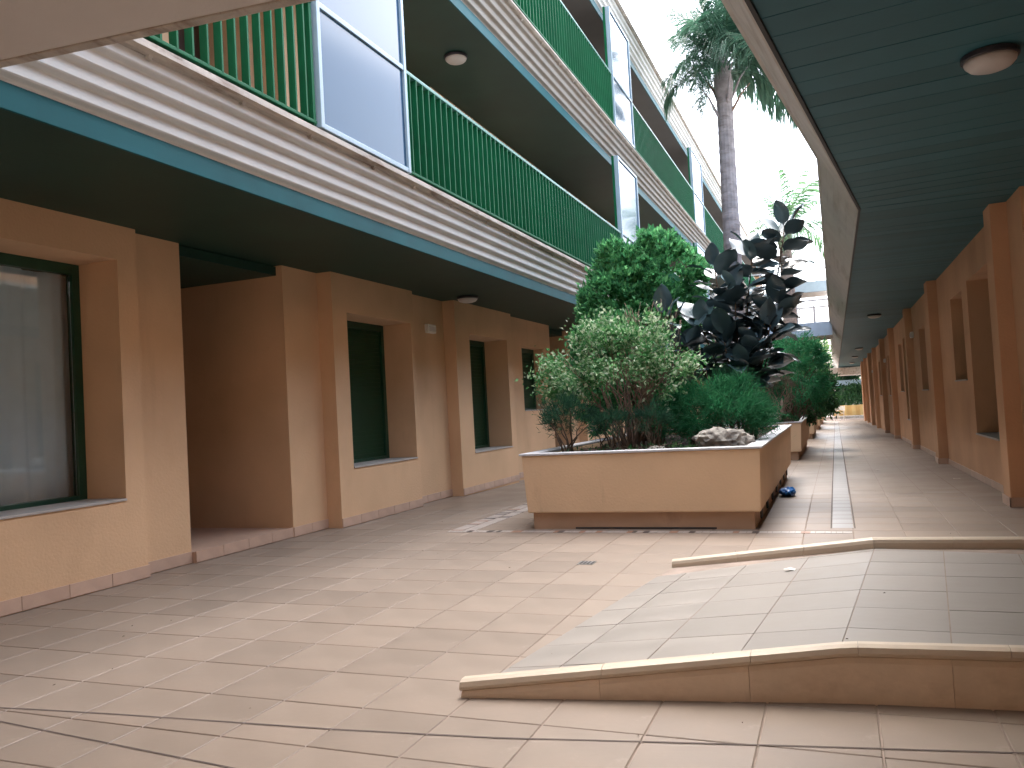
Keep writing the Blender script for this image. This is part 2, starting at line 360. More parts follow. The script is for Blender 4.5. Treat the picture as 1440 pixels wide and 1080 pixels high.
for i in range(-5, 6):
    for j in range(-2, 8):
        q = []
        for (di, dj) in ((0, 0), (1, 0), (1, 1), (0, 1)):
            y = 3.27 + (j+dj)*.355 + (-.0025 if dj else .0025); x = bx(y) + (i+di)*.375 + (-.0025 if di else .0025)
            q.append((x, y - min(0, x)*.10))
        q = clip(q, LR, LF); q = clip(q, o5(LF), o5(BF)) if len(q) > 2 else q; q = clip(q, o5(BF), o5(RF_)) if len(q) > 2 else q
        q = clip(q, BR, LR) if len(q) > 2 else q; q = clip(q, RR_, BR) if len(q) > 2 else q
        if len(q) < 3: continue
        ar = abs(sum(q[k][0]*q[(k+1) % len(q)][1] - q[(k+1) % len(q)][0]*q[k][1] for k in range(len(q))))/2
        if ar < .002 or min(p[0] for p in q) > 2.1: continue
        dz = random.uniform(-.0005, .0006); c = (sum(p[0] for p in q)/len(q), sum(p[1] for p in q)/len(q), 0); b = MB(); m_ = len(q)
        b.v = [(p[0], p[1], rz(*p)-.005) for p in q] + [(p[0], p[1], rz(*p)+dz) for p in q]; b.f = [tuple(range(m_, 2*m_))] + [(k, (k+1) % m_, m_+(k+1) % m_, m_+k) for k in range(m_)]
        b.build('tile', RTILE, ramp, at=c)
def kerb(xs, fy, top, wd, zb, name, m, inner):
    """rounded kerb pieces between consecutive x values; top(x) is the crest"""
    for a, c in zip(xs[:-1], xs[1:]):
        b = MB(); K = 6; i = 0
        prof = lambda x: [(0, zb(x)), (-.012, zb(x)), (-.014, top(x)-.028), (-.006, top(x)-.009), (.014, top(x)), (wd-.014, top(x)), (wd, top(x)-.012), (wd, zb(x))]
        rows = []
        for k in range(K+1):
            x = a + .0008 + (c-a-.0016)*k/K; rows.append([(x, fy(x)+o, z) for o, z in prof(x)])
        m_ = len(rows[0]); b.v = [p for r_ in rows for p in r_]
        for k in range(K):
            for j in range(m_): b.f.append((k*m_+j, k*m_+(j+1) % m_, (k+1)*m_+(j+1) % m_, (k+1)*m_+j))
        b.f.append(tuple(range(m_))); b.f.append(tuple(K*m_+j for j in reversed(range(m_))))
        b.build(name, m, ramp, at=((a+c)/2, fy((a+c)/2), top(a)))
ftop = lambda x: .07 + .145*min(1, max(0, (x+1.49)/1.47)); 
kerb([-1.49, -.92, -.36, .02, .52, 1.05, 1.6, 2.2], fr, ftop, .06, lambda x: ftop(x)-.04, 'nosing', NOSE, 1)
kerb([-1.487, -.93, -.37, .33, .9, 1.5, 2.2], lambda x: fr(x)+.006, lambda x: ftop(x)-.038, .05, lambda x: -.01, 'riser', CURB, 1)
rtop = lambda x: .05 + .20*min(1, max(0, (x+1.13)/1.29))
kerb([-1.13, -.68, -.25, .16, .6, 1.1, 1.65, 2.2], rr, rtop, .06, lambda x: -.01, 'rear_kerb', NOSE, 1)

# ================================================================== LEFT BUILDING
LB = empty('gallery_building', (-5.1, 8, 0), 'ochre three storey building with green gallery railings along the left side', 'building')
Y0, Y1 = -8, 52; P9 = 9.42
FX = -3.68; LV = [2.76, 5.71, 8.5]
def wallx(b, X, s, y0, y1, z0, z1, ops, depth=.45, ret=.35):
    """front at X facing s along x with openings (ya, yb, za, zb), reveals and end returns"""
    ysn = sorted({y0, y1, *[o[0] for o in ops], *[o[1] for o in ops]}); zsn = sorted({z0, z1, *[o[2] for o in ops], *[o[3] for o in ops]})
    for a, c in zip(ysn[:-1], ysn[1:]):
        for d, e in zip(zsn[:-1], zsn[1:]):
            ym, zm = (a+c)/2, (d+e)/2
            if any(o[0] < ym < o[1] and o[2] < zm < o[3] for o in ops): continue
            b.quad((X, a, d), (X, c, d), (X, c, e), (X, a, e))
    B = X - s*depth
    for (a, c, d, e) in ops:
        b.quad((X, a, d), (B, a, d), (B, a, e), (X, a, e)); b.quad((X, c, d), (X, c, e), (B, c, e), (B, c, d))
        b.quad((X, a, e), (B, a, e), (B, c, e), (X, c, e)); b.quad((X, a, d), (X, c, d), (B, c, d), (B, a, d))
    for yy in (y0, y1): b.quad((X, yy, z0), (X, yy, z1), (X - s*ret, yy, z1), (X - s*ret, yy, z0))
# ground floor: projecting bays, set-back strips, door recess; repeats with the pitch of the screens
segs = []                                  # (X, y0, y1, openings)
base = [(-5.15, 6.87, 7.47, []), (-4.97, 7.47, 9.3, [(7.75, 9.22, .62, 2.34)]), (-5.1, 9.3, 10.43, []), (-4.92, 10.43, 12.6, [(10.9, 12.38, .57, 2.31)]), (-5.05, 12.6, 14.94, [(13.38, 14.5, 1.14, 2.28)])]
segs.append((-5.1, -6, 4.95, [(2.0, 4.76, .63, 2.49)])); segs.append((-5.2, 4.95, 5.52, []))
for k in range(4):
    for (X, a, c, o) in base: segs.append((X, a+k*P9, c+k*P9, [(p+k*P9, q+k*P9, r, t) for p, q, r, t in o]))
    segs.append((-5.18, 14.94+k*P9, 15.0+k*P9 + .02, []))
wb = MB()
for (X, a, c, o) in segs:
    wallx(wb, X, 1, a, c, -.6 if a > 12 else -.05, LV[0], o)
RC = [(5.52 + k*P9 - (0 if k == 0 else .5), 6.87 + k*P9) for k in range(5)]
for (a, c) in RC:
    wb.quad((-5.55, a, 0), (-7.2, a, 0), (-7.2, a, 2.9), (-5.55, a, 2.9)); wb.quad((-5.5, c, 0), (-7.2, c, 0), (-7.2, c, 2.9), (-5.5, c, 2.9)); wb.quad((-7.2, a, 0), (-7.2, c, 0), (-7.2, c, 2.9), (-7.2, a, 2.9))
wb.build('wall', WALL, LB)
for (a, c) in RC[:2]:
    MB().box(-7.2, -5.16, a+.003, c-.003, -.05, .095).build('recess_step', SKIRT, LB)
    MB().box(-7.2, -5.22, a+.003, c-.003, 2.66, 2.75).build('recess_lintel', SOFFIT, LB)
d = MB().box(-7.19, -7.14, RC[0][0]+.2, RC[0][1]-.2, .1, 2.2).build('door', DOOR, LB)
# skirting tiles
skm = {}
def skirt(X, a, c):
    n = max(1, round((c-a)/.38)); l = (c-a)/n; key = round(l, 3)
    if key not in skm: skm[key] = MB().box(-.006, .011, -l/2+.0025, l/2-.0025, -.045, .048)
    for k in range(n):
        y = a + l*(k+.5)
        if key in skm and isinstance(skm[key], MB):
            me = bpy.data.meshes.new('skirting_tile'); me.from_pydata(skm[key].v, [], skm[key].f); me.materials.append(SKIRT); skm[key] = me
        o = inst(skm[key], 'skirting_tile', LB, Vector((X, y, .052)) - LB.location)
skirt(-5.1, 2.4, 4.96); skirt(-5.2, 4.96, 5.52); skirt(-5.16, 5.52, 6.87)
for (X, a, c, o) in base[:4]: skirt(X, a, c)
skirt(-5.05, 12.6, 14.9)
# windows
def window(X, a, c, d, e, shutter=True):
    f = .07; x = X - (.40 if d < 1 else .18)
    wbx = MB().box(x-.06, x, a, a+f, d, e).box(x-.06, x, c-f, c, d, e).box(x-.06, x, a+f, c-f, e-f*1.2, e).box(x-.06, x, a+f, c-f, d, d+f*.7)
    o = wbx.build('window', GFRAME, LB, bevel=.006, at=(x, (a+c)/2, d))
    if shutter:
        sb = MB(); z = d+f*.7
        while z < e-f*1.2-.005:
            z2 = min(z+.055, e-f*1.2); sb.box(x-.05, x-.030, a+f, c-f, z+.0015, z2-.0015); z = z2
        sb.box(x-.056, x-.05, a+f, c-f, d+.05, e-.08)
        sb.build('shutter', SHUT, o)
    else:
        MB().box(x-.034, x-.028, a+f, c-f, d+f*.7, e-f*1.2).build('pane', GLASS, o)
        MB().box(x-.05, x-.012, a+1.25, a+1.30, d+f*.7, e-f*1.2).build('mullion', GFRAME, o)
    MB().box(x, X+.012, a+.002, c-.002, d-.004, d+.014).build('sill', SILL, o, bevel=.003)
    return o
window(-5.1, 2.0, 4.76, .63, 2.49, False)
for k in range(3):
    for (X, a, c, o) in base:
        for (p, q, r, t) in o: window(X, p+k*P9, q+k*P9, r, t)
b = MB(); b.box(-7.4, -7.3, 1.5, 5.3, 0, 2.76); b.quad((-5.6, 5.3, 0), (-7.3, 5.3, 0), (-7.3, 5.3, 2.76), (-5.6, 5.3, 2.76)); b.quad((-5.5, 1.5, .2), (-7.3, 1.5, .2), (-7.3, 5.3, .2), (-5.5, 5.3, .2)); b.build('room_wall', ROOM, LB)
# slabs, soffits and stepped fascias of the three levels
def fascia_profile(z, top):
    h = top - .08 - .13; pr = [(-.02, z+.13), (.012, z+.13), (.012, z+.142)]; x, zz = .012, z+.142
    n = 4; run = .185/n; rise = (h-.012)/n
    for k in range(n): pr += [(x+.010, zz+.010), (x+run*.85, zz+.020), (x+run, zz+.028), (x+run, zz+rise)]; x += run; zz += rise
    return pr
for k, z in enumerate(LV):
    top = .58 if k < 2 else .55
    MB().box(-9, FX-.01, Y0, Y1, z, z+.12).build('soffit', SOFFIT if k < 2 else SOFFIT2, LB)
    MB().box(-9, FX+.01, Y0, Y1, z+.125, z+top-.002).build('slab', CONC, LB)
    MB().box(FX-.008, FX+.012, Y0, Y1, z-.004, z+.135).build('blue_band', BLUE, LB, bevel=.003)
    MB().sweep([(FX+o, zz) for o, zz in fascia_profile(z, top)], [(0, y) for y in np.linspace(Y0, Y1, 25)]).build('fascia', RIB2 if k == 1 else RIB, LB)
    zl = z+top-.085
    lg = MB().sweep([(FX+.0, zl), (FX+.235, zl), (FX+.262, zl+.018), (FX+.262, zl+.04), (FX+.245, zl+.046), (FX+.245, zl+.07), (FX+.225, zl+.083), (FX+.0, zl+.083)], [(0, y) for y in np.linspace(Y0, Y1, 60)], closed=True, caps=True)
    lo = lg.build('ledge', LEDGE, LB)
    if k < 2:
        y = 1.2; 
        while y < 24:
            yy = y + random.uniform(-.08, .08); MB().hexa([(FX+.205, yy, zl-.022), (FX+.22, yy, zl-.022), (FX+.22, yy+.02, zl-.022), (FX+.205, yy+.02, zl-.022)], [(FX+.195, yy-.006, zl), (FX+.235, yy-.006, zl), (FX+.235, yy+.026, zl), (FX+.195, yy+.026, zl)]).build('bracket', LEDGE, lo)
            y += .78
# gallery back walls with shallow piers and doors
for k in range(2):
    z0, z1 = LV[k]+.58, LV[k+1]+.01; b = MB(); y = 3.0 - P9*1
    while y < Y1:
        wallx(b, -4.95, 1, y, y+2.3, z0, z1, [], ret=.3)
        wallx(b, -5.2, 1, y+2.3, y+3.7, z0, z1, [(y+2.5, y+3.5, z0, z0+2.1)], depth=.6)
        wallx(b, -4.95, 1, y+3.7, y+6.2, z0, z1, [(y+4.3, y+5.5, z0+.9, z0+2.1)], depth=.25)
        wallx(b, -5.08, 1, y+6.2, y+7.1, z0, z1, []); wallx(b, -4.95, 1, y+7.1, y+P9, z0, z1, [(y+7.6, y+8.8, z0+.9, z0+2.1)], depth=.25)
        y += P9
    b.build('gallery_wall', WALL, LB)
    y = 3.0 - P9
    for q in range(4):
        MB().box(-5.75, -5.7, y+2.5, y+3.5, z0, z0+2.1).build('gallery_door', DOOR, LB)
        for a in (4.3, 7.6): MB().box(-5.24, -5.2, y+a, y+a+1.2, z0+.9, z0+2.1).build('gallery_shutter', SHUT, LB)
        y += P9
MB().box(-9, -8.8, Y0, Y1, 0, 9).build('rear_wall', WALL, LB)
MB().box(-9, -3.7, Y1-.2, Y1, -1, 8.5).build('end_wall', WALL, LB)
MB().box(-9, 5, Y0-.4, Y0-.05, -1, 9).build('light_block_wall', WALL, LB)  # unseen wall added behind the camera to cut light from behind

# ------------------------------------------------------------------ railings and screens on the left
RX = -3.47; PITCH = .127
bal = MB().box(-.029, .029, -.008, .008, 0, .90)
bme = bpy.data.meshes.new('baluster'); bme.from_pydata(bal.v, [], bal.f); bme.materials.append(GREEN)
def railing(z, a, c, single, label):
    r = empty('railing', (RX, (a+c)/2, z), label, 'railing', 'green railings of the left galleries')
    MB().box(RX-.03, RX+.03, a, c, z+.93, z+.965).build('top_rail', RAILTOP, r, bevel=.006)
    MB().box(RX-.028, RX+.028, a, c, z+.012, z+.036).build('bottom_rail', GREEN, r, bevel=.004)
    n = int((c-a)/PITCH); b = MB()
    for k in range(n):
        y = a + PITCH*(k+.5)
        if single: inst(bme, 'baluster', r, (0, y-(a+c)/2, .034))
        else: b.box(RX-.028, RX+.028, y-.008, y+.008, z+.036, z+.93)
    if not single: b.build('balusters', GREEN, r, kind='stuff')
    if (c-a) > 3:
        for y in (a+.02, c-.02): MB().box(RX-.02, RX+.02, y-.015, y+.015, z-.0, z+.93).build('post', GREEN, r)
def screen(z, z1, a, c, label):
    s = empty('privacy_screen', (RX, (a+c)/2, z), label, 'privacy screen', 'frosted screens between the gallery railings')
    f = .045; x0, x1 = RX-.035, RX+.045
    MB().box(x0, x1, a, a+f, z, z1).build('post', ALU, s, bevel=.005); MB().box(x0, x1, c-f, c, z, z1).build('post', ALU, s, bevel=.005)
    MB().box(x0, x1-.004, a+f, c-f, z+.93, z+.975).build('cross_rail', ALU, s, bevel=.004); MB().box(x0, x1-.004, a+f, c-f, z, z+.04).build('cross_rail', ALU, s, bevel=.004); MB().box(x0, x1-.004, a+f, c-f, z1-.05, z1).build('cross_rail', ALU, s, bevel=.004)
    MB().box(RX+.012, RX+.022, a+f, c-f, z+.04, z+.93).build('panel', SCREEN, s); MB().box(RX+.012, RX+.022, a+f, c-f, z+.975, z1-.05).build('panel', SCREEN, s)
    MB().box(RX-.075, RX-.036, a-.02, a+.03, z, z1).build('side_frame', GREEN, s)
SCR = [(5.13, 6.52), (14.63, 16.2), (23.95, 25.9), (33.4, 35.0)]
lvn = ['first', 'top']
for k in range(2):
    z = LV[k]+.582; z1 = LV[k+1]+.02
    for q, (a, c) in enumerate(SCR):
        if k == 1 and q == 0: continue
        screen(z, z1, a, c, ['tall blue grey frosted screen nearest the camera on the first gallery', 'bright reflecting screen behind the conifer on the first gallery', 'far frosted screen of the first gallery beside the palm trunk', 'farthest frosted screen of the first gallery'][q] if k == 0 else ['', 'bright white screen of the top gallery at upper left', 'white screen of the top gallery just left of the palm trunk', 'farthest white screen of the top gallery'][q])
    bays = [(.6, 5.1), (6.54, 14.6), (16.22, 23.93), (25.92, 33.38), (35.02, 44)]
    for q, (a, c) in enumerate(bays):
        if k == 1 and q == 0: continue
        nm = ['nearest green railing, cut by the slab at the upper left', 'long green railing above the windows', 'green railing past the second screen', 'green railing beyond the palm trunk', 'farthest green railing'][q]
        railing(z, a, c, q < 2, nm + (' on the first gallery' if k == 0 else ' on the top gallery'))

# ================================================================== RIGHT BUILDING
RB = empty('arcade_building', (1.6, 8, 0), 'ochre building with a dark slatted arcade ceiling along the right side', 'building')
def ex(y): return .31 if y > 8.25 else .31 - (8.25 - y)*.12
RPATH = [(ex(-6), -6), (ex(8.25), 8.25), (.31, 30), (.31, 78)]
ZR = 2.85
base_r = [(8.8, 9.15), (14.5, 14.9), (19.1, 19.45), (24.7, 25.05), (29.4, 29.75), (35.1, 35.45), (39.8, 40.15), (45.5, 45.85), (50.2, 50.55)]
ro = []
for k in range(5):
    o = k*10.35; ro += [(10.0+o, 11.5+o, .55+zf(10+o), 2.45+zf(10+o)*.6), (11.95+o, 13.05+o, 1.25+zf(12+o), 2.4+zf(12+o)*.6), (16.7+o, 17.8+o, 1.2+zf(17+o), 2.36+zf(17+o)*.6)]
ro = [o for o in ro if o[1] < 55]
b = MB(); wallx(b, 1.6, -1, 8.2, 56, -.8, ZR+.01, ro, depth=.38)
b.quad((1.55, 8.2, 0), (1.55, 8.2, 2.86), (1.1, 1, 2.86), (1.1, 1, 0)) if False else None
wallx(b, 1.72, -1, -6, 8.2, -.05, ZR+.01, [], ret=0)
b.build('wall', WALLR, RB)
for (a, c) in base_r:
    MB().box(1.46, 1.61, a, c, -.8 if a > 12 else 0, ZR+.005).build('pilaster', WALLR, RB, bevel=.008)
    MB().box(1.448, 1.458, a-.012, c+.012, zf(a), zf(a)+.09).build('pilaster_base', SKIRT, RB) if a < 30 else None
    if a < 30: MB().box(1.448, 1.6, a-.012, a-.002, zf(a), zf(a)+.09).build('pilaster_base', SKIRT, RB)
for (a, c, d, e) in ro:
    f = MB().box(1.93, 1.98, a, a+.06, d, e).box(1.93, 1.98, c-.06, c, d, e).box(1.93, 1.98, a+.06, c-.06, d, d+.06).box(1.93, 1.98, a+.06, c-.06, e-.06, e).build('window', GFRAME, RB)
    MB().box(1.945, 1.965, a+.06, c-.06, d+.06, e-.06).build('shutter', SHUT, f); MB().box(1.585, 1.93, a+.002, c-.002, d-.004, d+.016).build('sill', SILL, f)
for a in np.arange(9.2, 24, .38):
    if any(p[0]-.3 < a < p[1] for p in base_r): continue
    MB().box(1.589, 1.606, a, a+.375, zf(a)-.01, zf(a)+.075).build('skirting_tile', SKIRT, RB)
# slatted ceiling
sf = MB().sweep([(.02, ZR+.02), (2.6, ZR+.02), (2.6, ZR+.1), (.02, ZR+.1)], RPATH, closed=True, caps=True).build('soffit', DARK, RB)
def slatmesh(l):
    m_ = MB().hexa([(0, .002, 0), (l, .002, 0), (l, .2185, 0), (0, .2185, 0)], [(0, .002, .016), (l, .002, .016), (l, .2185, .016), (0, .2185, .016)])
    me = bpy.data.meshes.new('slat'); me.from_pydata(m_.v, [], m_.f); me.materials.append(SOFFITR); return me
s1, s2 = slatmesh(2.45), slatmesh(1.75)
ang = -math.atan(.12); so_ = wloc(sf)
y = 8.25 - .22
while y > -.6:
    inst(s1, 'slat', sf, Vector((ex(y)+.022, y, ZR)) - so_, (random.uniform(-.004, .004), random.uniform(-.001, .001), ang)); y -= .2216
MB().poly([(.332, 8.25, ZR+.003), (2.1, 8.03, ZR+.003), (2.1, 8.25, ZR+.003)]).build('slat', SOFFITR, sf)
y = 8.25; sb = MB()
while y < 77:
    if y < 24: inst(s2, 'slat', sf, Vector((.332, y, ZR)) - so_, (random.uniform(-.004, .004), random.uniform(-.001, .001), 0))
    else: sb.box(.332, 2.08, y+.003, y+.217, ZR, ZR+.016)
    y += .22
sb.build('slat_field', SOFFITR, sf, kind='stuff')
# leaning fascia, dark strip painted for the shadow gap at its inner edge
pr = [(.0, ZR-.012), (-.012, ZR-.012), (-.016, ZR+.02)]; x, z = -.016, ZR+.02
for k in range(5): pr += [(x-.010, z+.010), (x-.055, z+.085), (x-.057, z+.1)]; x -= .057; z += .1
pr += [(x-.03, z+.005), (x-.03, z+.06), (.3, z+.06)]
FT = z+.06
MB().sweep(pr, RPATH).build('fascia', RIBR, RB)
MB().sweep([(.0, ZR-.016), (.020, ZR-.016), (.020, ZR+.02), (.0, ZR+.02)], RPATH, closed=True).build('shadow_gap_strip', DARK, RB)
# flat roof above the arcade
MB().sweep([(-.1, FT-.01), (4.5, FT-.01), (4.5, FT-.12), (-.1, FT-.12)], RPATH[:3] + [(.31, 78)], closed=True, caps=True).build('roof', CONC, RB)

# unseen upper storey of the right building, height and setback shaped for the light
UP = RPATH[:3] + [(.31, 56)]
MB().sweep([(.35, FT), (.35, 5.0), (.5, 5.0), (.5, FT)], UP, closed=True, caps=True).build('unseen_upper_wall', WALLR, RB)
MB().sweep([(.05, 4.9), (-.02, 5.1), (-.02, 5.17), (.6, 5.17), (.6, 4.9)], UP, closed=True, caps=True).build('unseen_upper_fascia', RIBR, RB)

# ================================================================== FOOTBRIDGES
def bridge(y0, y1, z0, z1, x0, x1, label, rail=0, skew=0, soff=CONC, edge=LEDGE):
    r = empty('footbridge', ((x0+x1)/2, y1, z0), label, 'footbridge')
    yy = lambda x, y: y + (x - x0)*skew
    MB().hexa([(x0, yy(x0, y0), z0), (x1, yy(x1, y0), z0), (x1, yy(x1, y1), z0), (x0, yy(x0, y1), z0)], [(x0, yy(x0, y0), z1), (x1, yy(x1, y0), z1), (x1, yy(x1, y1), z1), (x0, yy(x0, y1), z1)]).build('slab', soff, r)
    for y in (y0, y1):
        s = -1 if y == y0 else 1; a, c = sorted((y, y+s*.05))
        MB().hexa([(x0, yy(x0, a), z0-.008), (x1, yy(x1, a), z0-.008), (x1, yy(x1, c), z0-.008), (x0, yy(x0, c), z0-.008)], [(x0, yy(x0, a), z1+.03), (x1, yy(x1, a), z1+.03), (x1, yy(x1, c), z1+.03), (x0, yy(x0, c), z1+.03)]).build('edge_beam', edge, r, bevel=.006)
        if rail:
            MB().box(x0, x1, y-.03, y+.03, z1+rail-.05, z1+rail).build('top_rail', COPING, r)
            n = max(2, int((x1-x0)/.45)); 
            for k in range(n+1):
                x = x0+.02+(x1-x0-.04)*k/n; MB().box(x-.02, x+.02, y-.02, y+.02, z1+.03, z1+rail-.05).build('baluster', COPING, r)
    return r
bridge(.5, 2.38, 2.76, 3.3, -3.66, -.75, 'pale slab of the footbridge overhead at the upper left', 0, .095)
br = bridge(27.4, 29.6, 2.98, 3.38, -3.4, .05, 'pale blue footbridge low above the far shrubs', .75, soff=CONC, edge=mat('bridge_blue', (.40, .52, .66), .5, .08, 4))
bridge(39.5, 41.6, 5.8, 6.25, -3.4, .05, 'grey footbridge high above the passage with white balusters', .62, edge=mat('bridge_grey', (.33, .40, .42), .6, .08, 4))
bridge(57, 60, 2.3, 2.75, -3.4, 1.9, 'beige slab across the far end of the passage', 0)

# ================================================================== PLANTERS
pn = ['big ochre planter in front holding the conifer and the rubber plant', 'second ochre planter behind the big one, with the bare bush', 'third ochre planter in the row', 'fourth ochre planter in the row', 'last ochre planter in the row before the end wall']
for k, (a, c) in enumerate(PL):
    z = zf(a); p = empty('planter', ((PX0+PX1)/2, (a+c)/2, z), pn[k], 'planter', 'row of ochre planters'); t = .13; h = .73
    b = MB(); zb = z+.16
    lo = [(PX0+.03, a+.02), (PX1-.03, a+.02), (PX1-.03, c-.02), (PX0+.03, c-.02)]; hi = [(PX0, a), (PX1, a), (PX1, c), (PX0, c)]; inn = [(PX0+t, a+t), (PX1-t, a+t), (PX1-t, c-t), (PX0+t, c-t)]
    i0 = len(b.v); b.v += [(x, y, zb) for x, y in lo] + [(x, y, z+h-.022) for x, y in hi] + [(x, y, z+h-.022) for x, y in inn] + [(x, y, zb) for x, y in inn]
    for j in range(4):
        n_ = (j+1) % 4
        for s_ in (0, 4, 8): b.f.append((s_+j, s_+n_, s_+4+n_, s_+4+j))
        b.f.append((12+j, 12+n_, n_, j))
    b.build('body', PLANT, p, bevel=.012)
    e_ = .018; cb = MB(); o_ = [(PX0-e_, a-e_), (PX1+e_, a-e_), (PX1+e_, c+e_), (PX0-e_, c+e_)]
    for j in range(4):
        n_ = (j+1) % 4; q = [o_[j], o_[n_], inn[n_], inn[j]]
        cb = MB().hexa([(x, y, z+h-.02) for x, y in q], [(x, y, z+h) for x, y in q]); cb.build('coping', COPING, p, bevel=.004)
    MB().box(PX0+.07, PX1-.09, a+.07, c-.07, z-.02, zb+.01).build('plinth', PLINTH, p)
    if k == 0: MB().box(-2.36, -1.05, a+.063, a+.08, 0.004, .018).build('drain_slot', DARK, p)
    if k == 0:
        for q in range(7): MB().box(PX1-.095, PX1-.075, a+.6+q*.72, a+.75+q*.72, .02, .14).build('vent', DARK, p)
    gx, gy = 16, 30; V = []; Fc = []
    for j in range(gy+1):
        for i in range(gx+1): V.append((PX0+t+(PX1-PX0-2*t)*i/gx, a+t+(c-a-2*t)*j/gy, z+.655+random.uniform(-.02, .03)))
    for j in range(gy):
        for i in range(gx): q = j*(gx+1)+i; Fc.append((q, q+1, q+gx+2, q+gx+1))
    b = MB(); b.v = V; b.f = Fc; b.build('soil', SOIL, p, smooth=True)

# ================================================================== PLANTS
def ell(n, c, r, shell=.55, zmin=-1.):
    d = nrm(rng.normal(size=(n*2, 3))); d = d[d[:, 2] > zmin][:n]; u = rng.uniform(shell, 1, len(d))[:, None]**.6
    return np.array(c) + d*u*np.array(r), d
def crown(clumps, per, spread, L, W, m, parent, name='crown', droop=0., upw=.4, rand=.7, lvar=.35, outward=1., fold=.25):
    """leaves gathered in clumps: clumps = (points, outward directions)"""
    C, Dn = clumps; n = len(C)*per
    P = np.repeat(C, per, 0) + rng.normal(size=(n, 3))*spread*rng.uniform(.3, 1, (n, 1)); D = np.repeat(Dn, per, 0)*outward + rng.normal(size=(n, 3))*rand + np.array((0, 0, upw - droop))
    LL = L*(1 + rng.uniform(-lvar, lvar, n)); V, Fc = leafmesh(P, D, LL, W*(LL/L), fold=fold)
    return npmesh(name, V, Fc, m, parent)
def stems(name, base, tips, r0, m, parent, wob=.06, n=6):
    b = MB()
    for t in tips:
        s = Vector(base) + Vector((random.gauss(0, .05), random.gauss(0, .05), 0)); e = Vector(t); pts = []
        for k in range(n+1):
            u = k/n; p = s.lerp(e, u); p.z = s.z + (e.z-s.z)*(u**.8); p += Vector((random.gauss(0, wob), random.gauss(0, wob), 0))*math.sin(math.pi*u); pts.append(p)
        b.tube(pts, [r0*(1-.75*k/n) for k in range(n+1)], 5)
    return b.build(name, m, parent, smooth=True)
# conifer dome
t = empty('conifer', (-2.35, 10.7, .66), 'rounded bright green conifer standing highest at the left of the big planter', 'tree')
stems('trunk', (-2.35, 10.7, .6), [(-2.35+random.uniform(-.5, .5), 10.7+random.uniform(-.4, .4), random.uniform(1.8, 3.0)) for _ in range(9)], .035, TWIG, t)
C1 = ell(330, (-2.48, 10.7, 1.95), (.74, .75, 1.15), .88, -.75); C2 = ell(200, (-2.02, 10.75, 2.55), (.52, .6, .82), .88, -.6); C3 = ell(90, (-2.95, 10.6, 1.5), (.33, .5, .6), .85); C4 = ell(70, (-2.5, 10.6, 2.95), (.3, .3, .34), .85)
cl = (np.concatenate([C1[0], C2[0], C3[0], C4[0]]), np.concatenate([C1[1], C2[1], C3[1], C4[1]]))
cl[0][:] += np.sin(cl[0][:, [1, 2, 0]]*11)*.045 + nrm(cl[1])*(np.sin(cl[0][:, :1]*9)*np.cos(cl[0][:, 2:]*10))*.06
crown(cl, 46, .05, .080, .040, THUJA, t, upw=.45, rand=.75, outward=1.0)
npmesh('inner_foliage', *leafmesh(*[q for q in ell(2600, (-2.35, 10.7, 1.95), (.6, .6, 1.05), .1)], .12, .05), THUJA, t)
# variegated shrub
t = empty('variegated_shrub', (-2.15, 8.6, .66), 'arching shrub with small pale edged leaves in front of the conifer', 'shrub')
tips = [(-2.15+.8*math.cos(a)*s, 8.6+.5*math.sin(a)*s, 1.5+.45*(1-s*s*.7)+random.uniform(-.1, .05)) for a, s in [(random.uniform(0, 6.3), random.uniform(.15, 1)) for _ in range(46)]]
stems('stems', (-2.05, 8.6, .6), tips[:30], .011, DRY, t, .05)
P, Dn = ell(210, (-2.17, 8.55, 1.42), (.80, .55, .68), .85, .05); P[:, 2] -= .25*np.clip((-P[:, 0]-2.35)/.5, 0, 1)**1.5
Pl = np.array([(-3.0, 8.45, 1.5), (-2.92, 8.4, 1.62), (-2.98, 8.5, 1.38), (-2.8, 8.4, 1.45), (-2.85, 8.35, 1.3), (-2.7, 8.35, 1.25), (-2.6, 8.3, 1.4), (-2.55, 8.3, 1.22), (-2.45, 8.3, 1.3), (-1.5, 8.4, 1.4), (-1.42, 8.4, 1.55), (-1.55, 8.4, 1.28), (-2.65, 8.4, 1.12), (-1.62, 8.4, 1.2)])
rad = .80 + .28*np.sin(P[:, 0]*9+1)*np.cos(P[:, 2]*8) + rng.uniform(-.08, .12, len(P)); P = np.array((-2.17, 8.55, 1.42)) + (P-np.array((-2.17, 8.55, 1.42)))*np.clip(rad, .7, 1.1)[:, None]
keep = (np.sin(P[:, 0]*11+2)+np.cos(P[:, 2]*13)+np.sin(P[:, 1]*9)) > -.75; P, Dn = P[keep], Dn[keep]
P = np.concatenate([P, Pl]); Dn = np.concatenate([Dn, np.tile((-.4, -.3, -.6), (len(Pl), 1))])
crown((P, Dn), 56, .10, .046, .028, FICUS, t, upw=-.1, rand=.8)
# little junipers
def juniper(c, r, n, label):
    t = empty('juniper', (c[0], c[1], .66), label, 'shrub'); cl = ell(n, c, r, .5, -.5); stems('stems', (c[0], c[1], .6), [tuple(p) for p in cl[0][:9]], .011, TWIG, t, .012)
    crown(cl, 90, .055, .065, .006, JUN, t, upw=.5, rand=.5)
juniper((-2.55, 8.0, 1.02), (.30, .26, .22), 30, 'small dark juniper at the front left corner of the big planter')
juniper((-2.08, 7.95, .95), (.20, .2, .14), 16, 'low dark juniper tuft in the middle of the big planter front')
juniper((-1.72, 8.1, .96), (.16, .2, .15), 12, 'smallest juniper tuft beside the feathery shrub')
